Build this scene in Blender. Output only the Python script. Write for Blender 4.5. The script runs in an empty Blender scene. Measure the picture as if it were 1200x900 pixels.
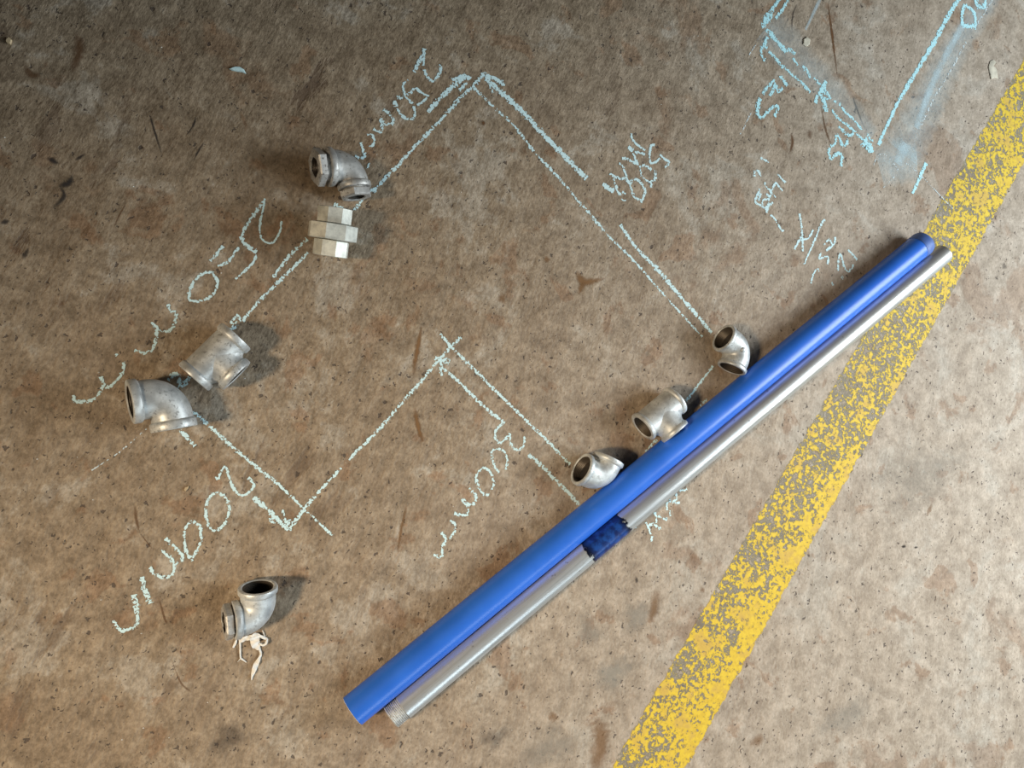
import bpy, bmesh, math, random
from mathutils import Vector, Quaternion, Matrix

random.seed(7)
SC = bpy.context.scene
COL = SC.collection

# ------------------------------------------------------------------ camera
CAM_H = 1.041                     # height of the hand-held camera above the floor
TILT = math.radians(17.8)
TX, TY = 0.9838, 0.1791           # floor direction the camera leans towards
FOC = 900.0                       # focal length in pixels of the 1200 x 900 frame
ROT = Quaternion(Vector((TY, -TX, 0)), TILT)
cam_d = bpy.data.cameras.new('camera')
cam_d.sensor_fit = 'HORIZONTAL'
cam_d.sensor_width = 36.0
cam_d.lens = FOC / 1200 * 36.0
cam_d.clip_start = 0.02
cam = bpy.data.objects.new('camera', cam_d)
COL.objects.link(cam)
cam.location = (0, 0, CAM_H)
cam.rotation_mode = 'QUATERNION'
cam.rotation_quaternion = ROT
SC.camera = cam

# ------------------------------------------------------------------ world, lamps, exposure
SC.view_settings.view_transform = 'Standard'
SC.view_settings.look = 'None'
SC.view_settings.gamma = 1.0
SC.view_settings.use_curve_mapping = False
SC.view_settings.exposure = 0.0
wd = bpy.data.worlds.new('workshop_air')
SC.world = wd
wd.use_nodes = True
wd.node_tree.nodes['Background'].inputs[0].default_value = (0.80, 0.86, 0.90, 1)
wd.node_tree.nodes['Background'].inputs[1].default_value = 0.014


def aim(o, target):
    o.rotation_mode = 'QUATERNION'
    o.rotation_quaternion = (Vector(target) - o.location).to_track_quat('-Z', 'Y')


def area_lamp(name, loc, target, sx, sy, power, col):
    d = bpy.data.lights.new(name, 'AREA')
    d.shape = 'RECTANGLE'
    d.size, d.size_y, d.energy, d.color = sx, sy, power, col
    o = bpy.data.objects.new(name, d)
    COL.objects.link(o)
    o.location = loc
    aim(o, target)
    return o


# daylight from the lower right, warm workshop lamp from the left
area_lamp('daylight_doorway', (2.2, -0.02, 1.05), (0.5, -0.02, 0), 1.3, 0.8, 42.5, (0.87, 0.96, 1.0))
area_lamp('daylight_window', (1.35, -1.95, 1.45), (0.5, -0.1, 0), 1.9, 0.8, 18.0, (0.76, 0.92, 1.0))
sp_d = bpy.data.lights.new('warm_workshop_lamp', 'SPOT')
sp_d.energy = 715.0
sp_d.color = (1.0, 0.80, 0.55)
sp_d.spot_size = math.radians(26)
sp_d.spot_blend = 1.0
sp_d.shadow_soft_size = 0.28
sp = bpy.data.objects.new('warm_workshop_lamp', sp_d)
COL.objects.link(sp)
sp.location = (-3.0, -0.62, 2.95)
aim(sp, (0.22, -0.44, 0))


# ------------------------------------------------------------------ pixel of the photograph -> point of the place
def ray(px, py):
    return ROT @ Vector(((px - 600) / FOC, (450 - py) / FOC, -1.0))


def at(px, py, z=0.0):
    r = ray(px, py)
    t = (z - CAM_H) / r.z
    return Vector((0, 0, CAM_H)) + r * t


def hdir(px, py, dx, dy, z=0.0):
    """floor direction of a small pixel step"""
    v = at(px + dx * 4, py + dy * 4, z) - at(px - dx * 4, py - dy * 4, z)
    v.z = 0
    return v.normalized()


# ------------------------------------------------------------------ material helpers
class NT:
    def __init__(self, name):
        self.m = bpy.data.materials.new(name)
        self.m.use_nodes = True
        self.t = self.m.node_tree
        self.t.nodes.clear()
        self.out = self.n('ShaderNodeOutputMaterial')
        self.pos = self.n('ShaderNodeNewGeometry').outputs['Position']

    def n(self, kind, **kw):
        nd = self.t.nodes.new(kind)
        for k, v in kw.items():
            setattr(nd, k, v)
        return nd

    def link(self, a, b):
        self.t.links.new(a, b)

    def put(self, sock, v):
        if isinstance(v, bpy.types.NodeSocket):
            self.link(v, sock)
        elif isinstance(v, (tuple, list)) and len(v) == 3 and sock.type == 'RGBA':
            sock.default_value = (*v, 1)
        else:
            sock.default_value = v

    def math(self, op, a, b=0.0, c=None, clamp=False):
        nd = self.n('ShaderNodeMath', operation=op, use_clamp=clamp)
        self.put(nd.inputs[0], a)
        self.put(nd.inputs[1], b)
        if c is not None:
            self.put(nd.inputs[2], c)
        return nd.outputs[0]

    def mapping(self, vec, scale=(1, 1, 1), rot=(0, 0, 0), loc=(0, 0, 0)):
        nd = self.n('ShaderNodeMapping')
        self.link(vec, nd.inputs[0])
        nd.inputs['Location'].default_value = loc
        nd.inputs['Rotation'].default_value = rot
        nd.inputs['Scale'].default_value = scale
        return nd.outputs[0]

    def noise(self, scale, detail=4.0, rough=0.55, vec=None, dist=0.0, w=None):
        nd = self.n('ShaderNodeTexNoise')
        if w is not None:
            nd.noise_dimensions = '4D'
            nd.inputs['W'].default_value = w
        self.link(vec if vec is not None else self.pos, nd.inputs['Vector'])
        nd.inputs['Scale'].default_value = scale
        nd.inputs['Detail'].default_value = detail
        nd.inputs['Roughness'].default_value = rough
        nd.inputs['Distortion'].default_value = dist
        return nd.outputs[0]

    def voronoi(self, scale, vec=None, feature='F1', rnd=1.0):
        nd = self.n('ShaderNodeTexVoronoi', feature=feature)
        self.link(vec if vec is not None else self.pos, nd.inputs['Vector'])
        nd.inputs['Scale'].default_value = scale
        nd.inputs['Randomness'].default_value = rnd
        return nd

    def step(self, v, lo, hi, o0=0.0, o1=1.0):
        nd = self.n('ShaderNodeMapRange', interpolation_type='SMOOTHSTEP')
        self.put(nd.inputs[0], v)
        nd.inputs[1].default_value = lo
        nd.inputs[2].default_value = hi
        nd.inputs[3].default_value = o0
        nd.inputs[4].default_value = o1
        return nd.outputs[0]

    def mix(self, f, a, b, blend='MIX'):
        nd = self.n('ShaderNodeMix', data_type='RGBA', blend_type=blend)
        self.put(nd.inputs[0], f)
        self.put(nd.inputs[6], a)
        self.put(nd.inputs[7], b)
        return nd.outputs[2]

    def attr(self, name):
        return self.n('ShaderNodeAttribute', attribute_name=name).outputs['Fac']

    def bump(self, h, strength=0.5, dist=0.001, normal=None):
        nd = self.n('ShaderNodeBump')
        nd.inputs['Strength'].default_value = strength
        nd.inputs['Distance'].default_value = dist
        self.link(h, nd.inputs['Height'])
        if normal is not None:
            self.link(normal, nd.inputs['Normal'])
        return nd.outputs[0]

    def bsdf(self, color, rough=0.6, metal=0.0, normal=None, spec=None, alpha=None, coat=None):
        b = self.n('ShaderNodeBsdfPrincipled')
        self.put(b.inputs['Base Color'], color)
        self.put(b.inputs['Roughness'], rough)
        self.put(b.inputs['Metallic'], metal)
        if normal is not None:
            self.link(normal, b.inputs['Normal'])
        if spec is not None:
            self.put(b.inputs['Specular IOR Level'], spec)
        if alpha is not None:
            self.put(b.inputs['Alpha'], alpha)
        if coat is not None:
            b.inputs['Coat Weight'].default_value = coat
            b.inputs['Coat Roughness'].default_value = 0.15
        self.link(b.outputs[0], self.out.inputs[0])
        return self.m


def mat_floor():
    k = NT('worn_concrete')
    big = k.noise(2.2, 5, 0.6, w=3.1)
    mid = k.noise(9.0, 6, 0.62, w=1.0, dist=0.6)
    sm = k.noise(38.0, 5, 0.65, w=5.0)
    stretch = k.mapping(k.mapping(k.pos, rot=(0, 0, math.radians(15))), scale=(1.0, 0.62, 1.0))
    grain = k.noise(260.0, 3, 0.7, vec=stretch)
    grain2 = k.noise(95.0, 4, 0.7, vec=stretch)
    sep = k.n('ShaderNodeSeparateXYZ')
    k.link(k.pos, sep.inputs[0])
    # dirtier and browner towards the workshop side (left), cleaner grey-beige beyond the yellow stripe, its colour lightened further to paint in brighter light
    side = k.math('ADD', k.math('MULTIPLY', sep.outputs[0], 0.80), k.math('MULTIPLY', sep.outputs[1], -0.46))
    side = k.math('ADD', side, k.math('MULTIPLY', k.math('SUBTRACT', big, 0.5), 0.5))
    clean_lit = k.step(side, -0.05, 0.75)
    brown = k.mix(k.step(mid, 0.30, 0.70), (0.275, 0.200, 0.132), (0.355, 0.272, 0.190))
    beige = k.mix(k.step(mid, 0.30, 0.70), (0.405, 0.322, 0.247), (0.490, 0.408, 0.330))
    c = k.mix(clean_lit, brown, beige)
    # grey worn patches with ragged borders
    g = k.step(k.math('ADD', mid, k.math('MULTIPLY', sm, 0.35)), 0.72, 0.80)
    c = k.mix(k.math('MULTIPLY', g, 0.45), c, (0.42, 0.37, 0.31))
    # rusty stains
    rn = k.noise(6.5, 7, 0.6, w=9.0, dist=0.4)
    r = k.step(rn, 0.575, 0.63)
    c = k.mix(k.math('MULTIPLY', r, 0.42), c, (0.25, 0.135, 0.07))
    rn2 = k.noise(17, 6, 0.6, w=19.0, dist=0.4)
    r2 = k.step(rn2, 0.575, 0.625)
    c = k.mix(k.math('MULTIPLY', r2, 0.5), c, (0.27, 0.15, 0.08))
    # grain
    gr = k.math('ADD', k.math('MULTIPLY', grain, 0.55), k.math('MULTIPLY', grain2, 0.45))
    c = k.mix(1.0, c, k.mix(k.step(sm, 0.34, 0.66), (0.80, 0.785, 0.765), (1.16, 1.17, 1.18)), 'MULTIPLY')
    gamp = k.math('SUBTRACT', 0.95, k.math('MULTIPLY', clean_lit, 0.40))
    c = k.mix(gamp, c, k.mix(k.step(gr, 0.34, 0.66), (0.66, 0.65, 0.63), (1.30, 1.32, 1.34)), 'MULTIPLY')
    # dark soiled scuffs: stretched along the trowel direction
    sr = k.mapping(k.pos, rot=(0, 0, math.radians(27)))
    sv = k.mapping(sr, scale=(1.0, 0.30, 1.0))
    sc = k.noise(26.0, 5, 0.6, vec=sv, w=None)
    scm = k.step(sc, 0.575, 0.66)
    dirty = k.step(k.noise(1.6, 2, 0.5, w=None), 0.35, 0.6)
    lft = k.step(side, 0.35, -0.35)
    scm = k.math('MULTIPLY', scm, k.math('MULTIPLY', dirty, k.math('ADD', k.math('MULTIPLY', lft, 0.62), 0.16)))
    c = k.mix(scm, c, (0.12, 0.075, 0.05))
    # pits: small dark holes of several sizes
    warp = k.n('ShaderNodeMix', data_type='VECTOR')
    warp.inputs[0].default_value = 0.012
    nv = k.n('ShaderNodeTexNoise')
    k.link(k.pos, nv.inputs['Vector'])
    nv.inputs['Scale'].default_value = 160
    k.link(k.pos, warp.inputs[4])
    k.link(nv.outputs[1], warp.inputs[5])
    wv = k.mapping(k.mapping(warp.outputs[1], rot=(0, 0, math.radians(25))), scale=(1.0, 0.72, 1.0))
    pits = None
    for s, rad, keep in ((95, 0.24, 0.45), (190, 0.27, 0.40), (42, 0.13, 0.55)):
        v = k.voronoi(s, vec=wv)
        sepc = k.n('ShaderNodeSeparateColor')
        k.link(v.outputs['Color'], sepc.inputs[0])
        size = k.math('MULTIPLY', sepc.outputs[1], rad)
        d = k.math('SUBTRACT', size, v.outputs['Distance'])
        p = k.math('MULTIPLY', k.step(d, 0.0, 0.05), k.math('GREATER_THAN', sepc.outputs[0], keep))
        pits = p if pits is None else k.math('MAXIMUM', pits, p)
    c = k.mix(k.math('MULTIPLY', pits, 0.80), c, (0.075, 0.055, 0.045))
    h = k.math('ADD', k.math('MULTIPLY', gr, 0.5), k.math('MULTIPLY', sm, 0.9))
    h = k.math('SUBTRACT', h, k.math('MULTIPLY', pits, 0.5))
    ridge = k.noise(21.0, 5, 0.62, vec=sv)
    h = k.math('SUBTRACT', h, k.math('MULTIPLY', scm, 0.5))
    h = k.math('ADD', h, k.math('MULTIPLY', ridge, k.math('SUBTRACT', 2.2, k.math('MULTIPLY', clean_lit, 1.6))))
    nrm = k.bump(h, 0.8, 0.003)
    return k.bsdf(c, 0.62, 0.0, nrm, spec=0.28)


def mat_chalk(name, color, thr, soft=False, scale=300.0):
    k = NT(name)
    e = k.attr('edge')
    d = k.attr('dens')
    e2 = k.math('MULTIPLY', e, e)
    n1 = k.noise(scale, 3, 0.6, w=4.0)
    n2 = k.noise(scale * 0.33, 3, 0.6, w=8.0)
    n = k.math('ADD', k.math('MULTIPLY', n1, 0.7), k.math('MULTIPLY', n2, 0.3))
    if soft:
        n3 = k.noise(24, 4, 0.6, w=2.0)
        a = k.math('MULTIPLY', k.math('SUBTRACT', 1.0, e2, clamp=True), d)
        a = k.math('MULTIPLY', a, k.step(n, 0.25, 0.75, 0.45, 1.1))
        a = k.math('MULTIPLY', a, k.step(n3, 0.3, 0.7, 0.45, 1.0), clamp=True)
    else:
        t = k.math('ADD', k.math('MULTIPLY', e2, 0.13), thr)
        t = k.math('SUBTRACT', t, k.math('MULTIPLY', k.math('SUBTRACT', d, 1.0), 0.25))
        df = k.math('SUBTRACT', n, t)
        a = k.step(df, -0.012, 0.022)
    return k.bsdf(color, 0.9, 0.0, None, spec=0.1, alpha=a)


def mat_stripe():
    k = NT('worn_yellow_paint')
    e = k.attr('edge')
    d = k.attr('dens')
    n1 = k.noise(135.0, 5, 0.70, w=4.0, dist=0.4)
    n2 = k.noise(26.0, 4, 0.6, w=8.0)
    n3 = k.noise(70.0, 4, 0.6, w=12.0)
    n = k.math('ADD', k.math('MULTIPLY', n1, 0.54), k.math('ADD', k.math('MULTIPLY', n2, 0.28), k.math('MULTIPLY', n3, 0.18)))
    # the paint survives best along its right-hand edge
    n = k.math('ADD', n, k.math('MULTIPLY', d, 0.055))
    yel = k.step(n, 0.478, 0.512)
    edge = k.math('ADD', k.math('ABSOLUTE', e), k.math('MULTIPLY', k.math('SUBTRACT', n3, 0.5), 0.30))
    inside = k.step(edge, 0.985, 0.945)
    under = k.step(n, 0.40, 0.47)
    yc = k.mix(k.step(n1, 0.35, 0.65), (0.66, 0.43, 0.04), (0.82, 0.58, 0.05))
    yc = k.mix(k.math('MULTIPLY', k.step(n2, 0.52, 0.66), 0.5), yc, (0.55, 0.34, 0.13))
    gc = k.mix(k.noise(320, 3, 0.6), (0.22, 0.20, 0.15), (0.40, 0.36, 0.28))
    col = k.mix(yel, gc, yc)
    a = k.math('MULTIPLY', inside, k.math('MAXIMUM', yel, k.math('MULTIPLY', under, 0.62)))
    nrm = k.bump(k.math('ADD', yel, k.math('MULTIPLY', n1, 0.5)), 0.5, 0.0008)
    return k.bsdf(col, 0.6, 0.0, nrm, spec=0.3, alpha=a)


def mat_stain(name, color):
    k = NT(name)
    e = k.attr('edge')
    d = k.attr('dens')
    n = k.noise(90, 4, 0.6, w=4.0)
    ee = k.math('ADD', k.math('ABSOLUTE', e), k.math('MULTIPLY', k.math('SUBTRACT', n, 0.5), 1.2))
    a = k.math('MULTIPLY', k.step(ee, 1.0, 0.1), d)
    return k.bsdf(color, 0.8, 0.0, None, spec=0.1, alpha=a)


def mat_galv(name, base=(0.60, 0.61, 0.60), metal=0.40, rough=0.44, dirt=0.62, rust=0.25, scale=1.0):
    k = NT(name)
    n = k.noise(55 * scale, 5, 0.62, w=1.0)
    n2 = k.noise(230 * scale, 4, 0.65, w=3.0)
    n3 = k.noise(24 * scale, 4, 0.6, w=7.0)
    c = k.mix(k.step(n, 0.3, 0.7), tuple(b * 0.68 for b in base), tuple(min(1, b * 1.24) for b in base))
    c = k.mix(k.math('MULTIPLY', k.step(k.math('ADD', k.math('MULTIPLY', n2, 0.75), k.math('MULTIPLY', n, 0.25)), 0.535, 0.64), dirt), c, (0.10, 0.09, 0.08))
    c = k.mix(k.math('MULTIPLY', k.step(n3, 0.55, 0.72), rust), c, (0.34, 0.25, 0.16))
    r = k.math('ADD', rough, k.math('MULTIPLY', k.math('SUBTRACT', n, 0.5), 0.25))
    h = k.math('ADD', k.math('MULTIPLY', n2, 0.6), n)
    return k.bsdf(c, r, metal, k.bump(h, 0.35, 0.0006))


PIPE_ANGLE = math.atan2((at(1083, 284, 0.02) - at(413, 833.5, 0.02)).y, (at(1083, 284, 0.02) - at(413, 833.5, 0.02)).x)


def mat_pipe():
    k = NT('galvanised_pipe_steel')
    v = k.mapping(k.mapping(k.pos, rot=(0, 0, -PIPE_ANGLE)), scale=(0.03, 1.0, 1.0))
    n = k.noise(190, 4, 0.6, vec=v)
    n2 = k.noise(90, 5, 0.65, w=2.0)
    n3 = k.noise(16, 4, 0.6, w=6.0)
    c = k.mix(k.step(n, 0.3, 0.7), (0.48, 0.50, 0.51), (0.68, 0.71, 0.73))
    c = k.mix(k.math('MULTIPLY', k.step(n2, 0.62, 0.70), 0.5), c, (0.12, 0.10, 0.09))
    c = k.mix(k.math('MULTIPLY', k.step(k.noise(45, 3, 0.6, vec=v), 0.50, 0.68), 0.45), c, (0.40, 0.33, 0.25))
    r = k.math('ADD', 0.30, k.math('MULTIPLY', n2, 0.12))
    return k.bsdf(c, r, 0.54, k.bump(k.math('ADD', n, k.math('MULTIPLY', n2, 0.4)), 0.2, 0.0005))


def mat_blue():
    k = NT('blue_plastic_coating')
    n = k.noise(14, 4, 0.6, w=3.0)
    n2 = k.noise(210, 4, 0.7, w=5.0)
    c = k.mix(k.step(n, 0.3, 0.7), (0.030, 0.155, 0.70), (0.038, 0.185, 0.80))
    c = k.mix(k.math('MULTIPLY', k.step(n2, 0.66, 0.74), 0.5), c, (0.35, 0.45, 0.65))
    return k.bsdf(c, k.math('ADD', 0.24, k.math('MULTIPLY', n, 0.14)), 0.0, k.bump(n2, 0.08, 0.0004), spec=0.5)


def mat_plain(name, color, rough=0.6, metal=0.0, var=0.15, scale=120):
    k = NT(name)
    n = k.noise(scale, 4, 0.6)
    c = k.mix(k.step(n, 0.3, 0.7), tuple(x * (1 - var) for x in color), tuple(min(1, x * (1 + var)) for x in color))
    return k.bsdf(c, rough, metal, k.bump(n, 0.2, 0.0004))


def mat_paint_band():
    k = NT('blue_marking_paint')
    d = k.attr('dens')
    n = k.noise(95, 4, 0.6, w=3.0)
    n2 = k.noise(260, 4, 0.65, w=6.0)
    a = k.step(k.math('ADD', d, k.math('MULTIPLY', k.math('SUBTRACT', n, 0.5), 1.1)), 0.42, 0.50)
    c = k.mix(k.step(n, 0.35, 0.65), (0.010, 0.025, 0.13), (0.018, 0.085, 0.36))
    c = k.mix(k.math('MULTIPLY', k.step(n2, 0.66, 0.72), 0.7), c, (0.006, 0.008, 0.02))
    c = k.mix(k.step(d, 0.95, 0.45), c, (0.006, 0.008, 0.02))
    return k.bsdf(c, 0.3, 0.1, k.bump(n, 0.2, 0.0005), alpha=a)


M = dict(
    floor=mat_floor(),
    chalk=mat_chalk('chalk', (0.70, 0.92, 0.96), 0.45),
    faint=mat_chalk('faint_chalk', (0.66, 0.74, 0.76), 0.53),
    cyan=mat_chalk('blue_chalk', (0.55, 0.90, 0.97), 0.445),
    dust=mat_chalk('chalk_dust', (0.70, 0.86, 0.92), 0.0, soft=True),
    stripe=mat_stripe(),
    stain=mat_stain('brown_stain', (0.17, 0.085, 0.04)),
    soil=mat_stain('black_soiling', (0.05, 0.042, 0.04)),
    rust=mat_stain('rust_wash', (0.27, 0.145, 0.065)),
    grey=mat_stain('cement_wash', (0.40, 0.37, 0.32)),
    galv=mat_galv('galvanised_iron'),
    galv_dark=mat_galv('weathered_galvanised_iron', (0.52, 0.51, 0.49), 0.42, 0.46, 0.85, 0.3),
    galv_bright=mat_galv('bright_galvanised_iron', (0.64, 0.66, 0.66), 0.38, 0.46, 0.4, 0.2),
    zinc=mat_galv('zinc_plated_steel', (0.74, 0.74, 0.67), 0.34, 0.52, 0.15, 0.1),
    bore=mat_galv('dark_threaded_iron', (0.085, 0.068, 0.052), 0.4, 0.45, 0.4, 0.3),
    pipe=mat_pipe(),
    blue=mat_blue(),
    cap=mat_plain('dull_blue_plastic', (0.085, 0.165, 0.47), 0.5),
    band=mat_paint_band(),
    ptfe=mat_plain('white_thread_tape', (0.86, 0.84, 0.80), 0.6, 0, 0.06, 300),
    white=mat_plain('chalk_crumb', (0.66, 0.90, 0.96), 0.9),
    cream=mat_plain('cream_flake', (0.66, 0.60, 0.48), 0.8),
    tan=mat_plain('tan_flake', (0.55, 0.42, 0.26), 0.8),
    speck=mat_plain('pale_grit', (0.78, 0.74, 0.68), 0.7),
)


# ------------------------------------------------------------------ mesh helpers
def link(name, verts, faces, mat, parent=None, smooth=None, attrs=None, loc=None):
    me = bpy.data.meshes.new(name)
    off = Vector((0, 0, 0))
    if parent is not None:
        off = WLOC[parent.name]
    elif loc is not None:
        off = Vector(loc)
    me.from_pydata([tuple(Vector(v) - off) for v in verts], [], faces)
    bm = bmesh.new()
    bm.from_mesh(me)
    if not attrs:
        bmesh.ops.recalc_face_normals(bm, faces=bm.faces)
    bm.to_mesh(me)
    bm.free()
    if attrs:
        for an, vals in attrs.items():
            at_ = me.attributes.new(an, 'FLOAT', 'POINT')
            at_.data.foreach_set('value', vals)
    me.materials.append(mat)
    if smooth is not None:
        me.shade_smooth()
        me.set_sharp_from_angle(angle=math.radians(smooth))
    o = bpy.data.objects.new(name, me)
    COL.objects.link(o)
    if parent is not None:
        o.parent = parent
        WLOC[o.name] = off
    else:
        o.location = off
        WLOC[o.name] = off
    return o


WLOC = {}


def thing(name, label, cat, loc, group=None):
    o = bpy.data.objects.new(name, None)
    o.empty_display_size = 0.03
    COL.objects.link(o)
    o.location = loc
    WLOC[o.name] = Vector(loc)
    tag(o, label, cat, group)
    return o


def tag(o, label, cat, group=None):
    o['label'] = label
    o['category'] = cat
    if group:
        o['group'] = group


class MB:
    def __init__(self):
        self.v, self.f = [], []

    def rings(self, rings, closed=True, cap0=False, cap1=False):
        base = len(self.v)
        n = len(rings[0])
        for r in rings:
            self.v += [Vector(p) for p in r]
        for i in range(len(rings) - 1):
            for j in range(n if closed else n - 1):
                a = base + i * n + j
                b = base + i * n + (j + 1) % n
                self.f.append((a, b, b + n, a + n))
        if cap0:
            self.f.append(tuple(base + j for j in range(n))[::-1])
        if cap1:
            self.f.append(tuple(base + (len(rings) - 1) * n + j for j in range(n)))

    def lathe(self, P, d, prof, n=40, ref=None, cap0=False, cap1=False):
        d = Vector(d).normalized()
        u = Vector(ref) if ref is not None else (Vector((0, 0, 1)) if abs(d.z) < 0.9 else Vector((1, 0, 0)))
        u = (u - d * u.dot(d)).normalized()
        w = d.cross(u)
        rings = []
        for t, r in prof:
            rings.append([P + d * t + (u * math.cos(k * 2 * math.pi / n) + w * math.sin(k * 2 * math.pi / n)) * r for k in range(n)])
        self.rings(rings, True, cap0, cap1)

    def prism(self, P, d, prof, sides, turn, ref=None, cap0=False, cap1=False):
        """like lathe with a polygon: prof = (t, radius to the corners)"""
        d = Vector(d).normalized()
        u = Vector(ref) if ref is not None else Vector((0, 0, 1))
        u = (u - d * u.dot(d)).normalized()
        w = d.cross(u)
        rings = []
        for t, r in prof:
            rings.append([P + d * t + (u * math.cos(turn + k * 2 * math.pi / sides) + w * math.sin(turn + k * 2 * math.pi / sides)) * r for k in range(sides)])
        self.rings(rings, True, cap0, cap1)

    def minz(self):
        return min(v.z for v in self.v)


def thread_prof(t0, t1, r, pitch, amp):
    out = []
    n = max(2, int(abs(t1 - t0) / pitch))
    for i in range(n):
        a = t0 + (t1 - t0) * i / n
        b = t0 + (t1 - t0) * (i + 0.5) / n
        out += [(a, r - amp), (b, r + amp)]
    out.append((t1, r - amp))
    return out


# ------------------------------------------------------------------ fittings
def band_mb(C, a, L, rb, rbody, bore, bw):
    m = MB()
    e = 0.0009
    m.lathe(C, a, [(L - bw - 0.0022, rbody - 0.0006), (L - bw - 0.0014, rbody + 0.0004), (L - bw, rb - 0.0006), (L - bw + e, rb),
                   (L - 0.0016, rb), (L - 0.0005, rb - 0.0005), (L, rb - 0.0016), (L, bore + 0.0012), (L - 0.001, bore)], 48)
    return m


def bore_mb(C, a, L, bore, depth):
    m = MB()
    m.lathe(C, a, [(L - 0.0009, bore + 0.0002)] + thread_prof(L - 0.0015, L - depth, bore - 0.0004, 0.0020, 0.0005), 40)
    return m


def bushing(C, a, L, R, bore, hexlen, gap, turn, sides=6):
    """hexagon bushing screwed into a mouth: thread neck, hexagon, bore"""
    m = MB()
    flat = R * math.cos(math.pi / sides)
    m.prism(C, a, [(L + gap, flat * 0.80), (L + gap, R), (L + gap + hexlen - 0.0016, R), (L + gap + hexlen, R * 0.93), (L + gap + hexlen, bore + 0.001)], sides, turn)
    m.lathe(C, a, [(L - 0.006, flat * 0.84)] + [(L - 0.004 + i * 0.0011, flat * (0.86 if i % 2 else 0.82)) for i in range(int((gap + 0.004) / 0.0011) + 2)], 36)
    # bevelled face ring round the hole
    m.lathe(C, a, [(L + gap + hexlen - 0.0002, flat * 0.97), (L + gap + hexlen + 0.0004, flat * 0.93), (L + gap + hexlen + 0.0004, bore + 0.0012), (L + gap + hexlen - 0.001, bore)], 40)
    b = MB()
    b.lathe(C, a, thread_prof(L + gap + hexlen - 0.0008, L - 0.004, bore, 0.0019, 0.0004) + [(L - 0.006, 0.0005)], 32)
    return m, b


def elbow_parts(C, a, b, La, Lb, ra, rb, rbody, bore_a, bore_b, bw, ends=(None, None)):
    """parts of a 90 degree elbow about corner point C; a, b point out of the mouths"""
    nrm = a.cross(b).normalized()
    q = rbody * 1.03
    cen = C + (a + b) * q
    path = [(C + a * (La - bw * 0.6), -a), (C + a * q, -a)]
    for i in range(1, 14):
        th = i / 14 * math.pi / 2
        p = cen - a * q * math.sin(th) - b * q * math.cos(th)
        path.append((p, (-a * math.cos(th) + b * math.sin(th))))
    path += [(C + b * q, b), (C + b * (Lb - bw * 0.6), b)]
    N = len(path)

    def sweep(m, k_a, k_b):
        rings = []
        for i, (p, t) in enumerate(path):
            s = i / (N - 1)
            r = k_a * (1 - s) + k_b * s
            v = t.cross(nrm)
            rings.append([p + (nrm * math.cos(j * 2 * math.pi / 44) + v * math.sin(j * 2 * math.pi / 44)) * r for j in range(44)])
        m.rings(rings)
    body = MB()
    sweep(body, rbody * ra / max(ra, rb), rbody * rb / max(ra, rb))
    inner = MB()
    path = path[1:-1]
    N = len(path)
    sweep(inner, bore_a * 0.93, bore_b * 0.93)
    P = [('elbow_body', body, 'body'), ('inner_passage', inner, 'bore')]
    for ax, L, r, bo, k in ((a, La, ra, bore_a, 0), (b, Lb, rb, bore_b, 1)):
        P.append(('end_band', band_mb(C, ax, L, r, rbody * r / max(ra, rb), bo, bw), 'body'))
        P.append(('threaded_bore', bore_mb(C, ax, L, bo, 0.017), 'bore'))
        if ends[k]:
            mm, bb = bushing(C, ax, L, **ends[k])
            P.append(('hex_bushing', mm, 'bush'))
            P.append(('>bushing_bore', bb, 'bore'))
    return P


def tee_parts(C, a, b, L, Lb, r, rbody, bore, bw):
    nrm = a.cross(b).normalized()
    body = MB()
    body.lathe(C, a, [(-L + bw * 0.6, rbody), (L - bw * 0.6, rbody)], 48, ref=b)
    inner = MB()
    inner.lathe(C, a, [(-L + 0.0165, bore * 0.95), (L - 0.0165, bore * 0.95)], 40)
    rings = []
    n = 48
    rb_ = rbody * 0.99
    for i in range(9):
        s = i / 8
        ring = []
        for j in range(n):
            ph = j * 2 * math.pi / n
            fil = rbody * 0.26 * (1 - min(1, s / 0.6)) ** 2
            rho_u = rb_ + fil
            rho_v = rb_ * (0.995)
            x = math.cos(ph) * rho_u
            y = math.sin(ph) * rho_v
            base = math.sqrt(max(0.0, (rbody * 0.998) ** 2 - min(y * y, (rbody * 0.998) ** 2)))
            top = Lb - bw * 0.6
            h = base + (top - base) * s
            ring.append(C + a * x + nrm * y + b * h)
        rings.append(ring)
    body.rings(rings)
    P = [('tee_body', body, 'body'), ('inner_passage', inner, 'bore')]
    for ax, ll in ((a, L), (-a, L), (b, Lb)):
        P.append(('end_band', band_mb(C, ax, ll, r, rbody, bore, bw), 'body'))
        P.append(('threaded_bore', bore_mb(C, ax, ll, bore, 0.017), 'bore'))
    return P


def elev(h, deg):
    e = math.radians(deg)
    return (h * math.cos(e) + Vector((0, 0, 1)) * math.sin(e)).normalized()


LAST_C = [None, None]


def place(name, label, cat, px, py, make, mats, group=None, lift=0.0):
    """make(C) -> parts about C; rests the fitting on the floor with its centre seen at (px, py)"""
    z = 0.024
    for _ in range(4):
        parts = make(at(px, py, z))
        low = min(m.minz() for _, m, _ in parts)
        z = z - low + lift
    C = at(px, py, z)
    parts = make(C)
    root = thing(name, label, cat, (C.x, C.y, 0), group)
    LAST_C[:] = [C, root]
    last = None
    for nm, m, mk in parts:
        par = root
        if nm.startswith('>'):
            nm, par = nm[1:], last
        o = link(nm, m.v, m.f, M[mats[mk]], par, 38)
        if not (par is last):
            last = o
        if mk == 'bore' and par is root:
            pass
    return root


def make_elbow(px, py, ad, bd, ea, eb, **kw):
    a = elev(hdir(px, py, *ad), ea)
    b0 = elev(hdir(px, py, *bd), eb)
    b = (b0 - a * b0.dot(a)).normalized()
    return lambda C: elbow_parts(C, a, b, **kw)


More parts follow.
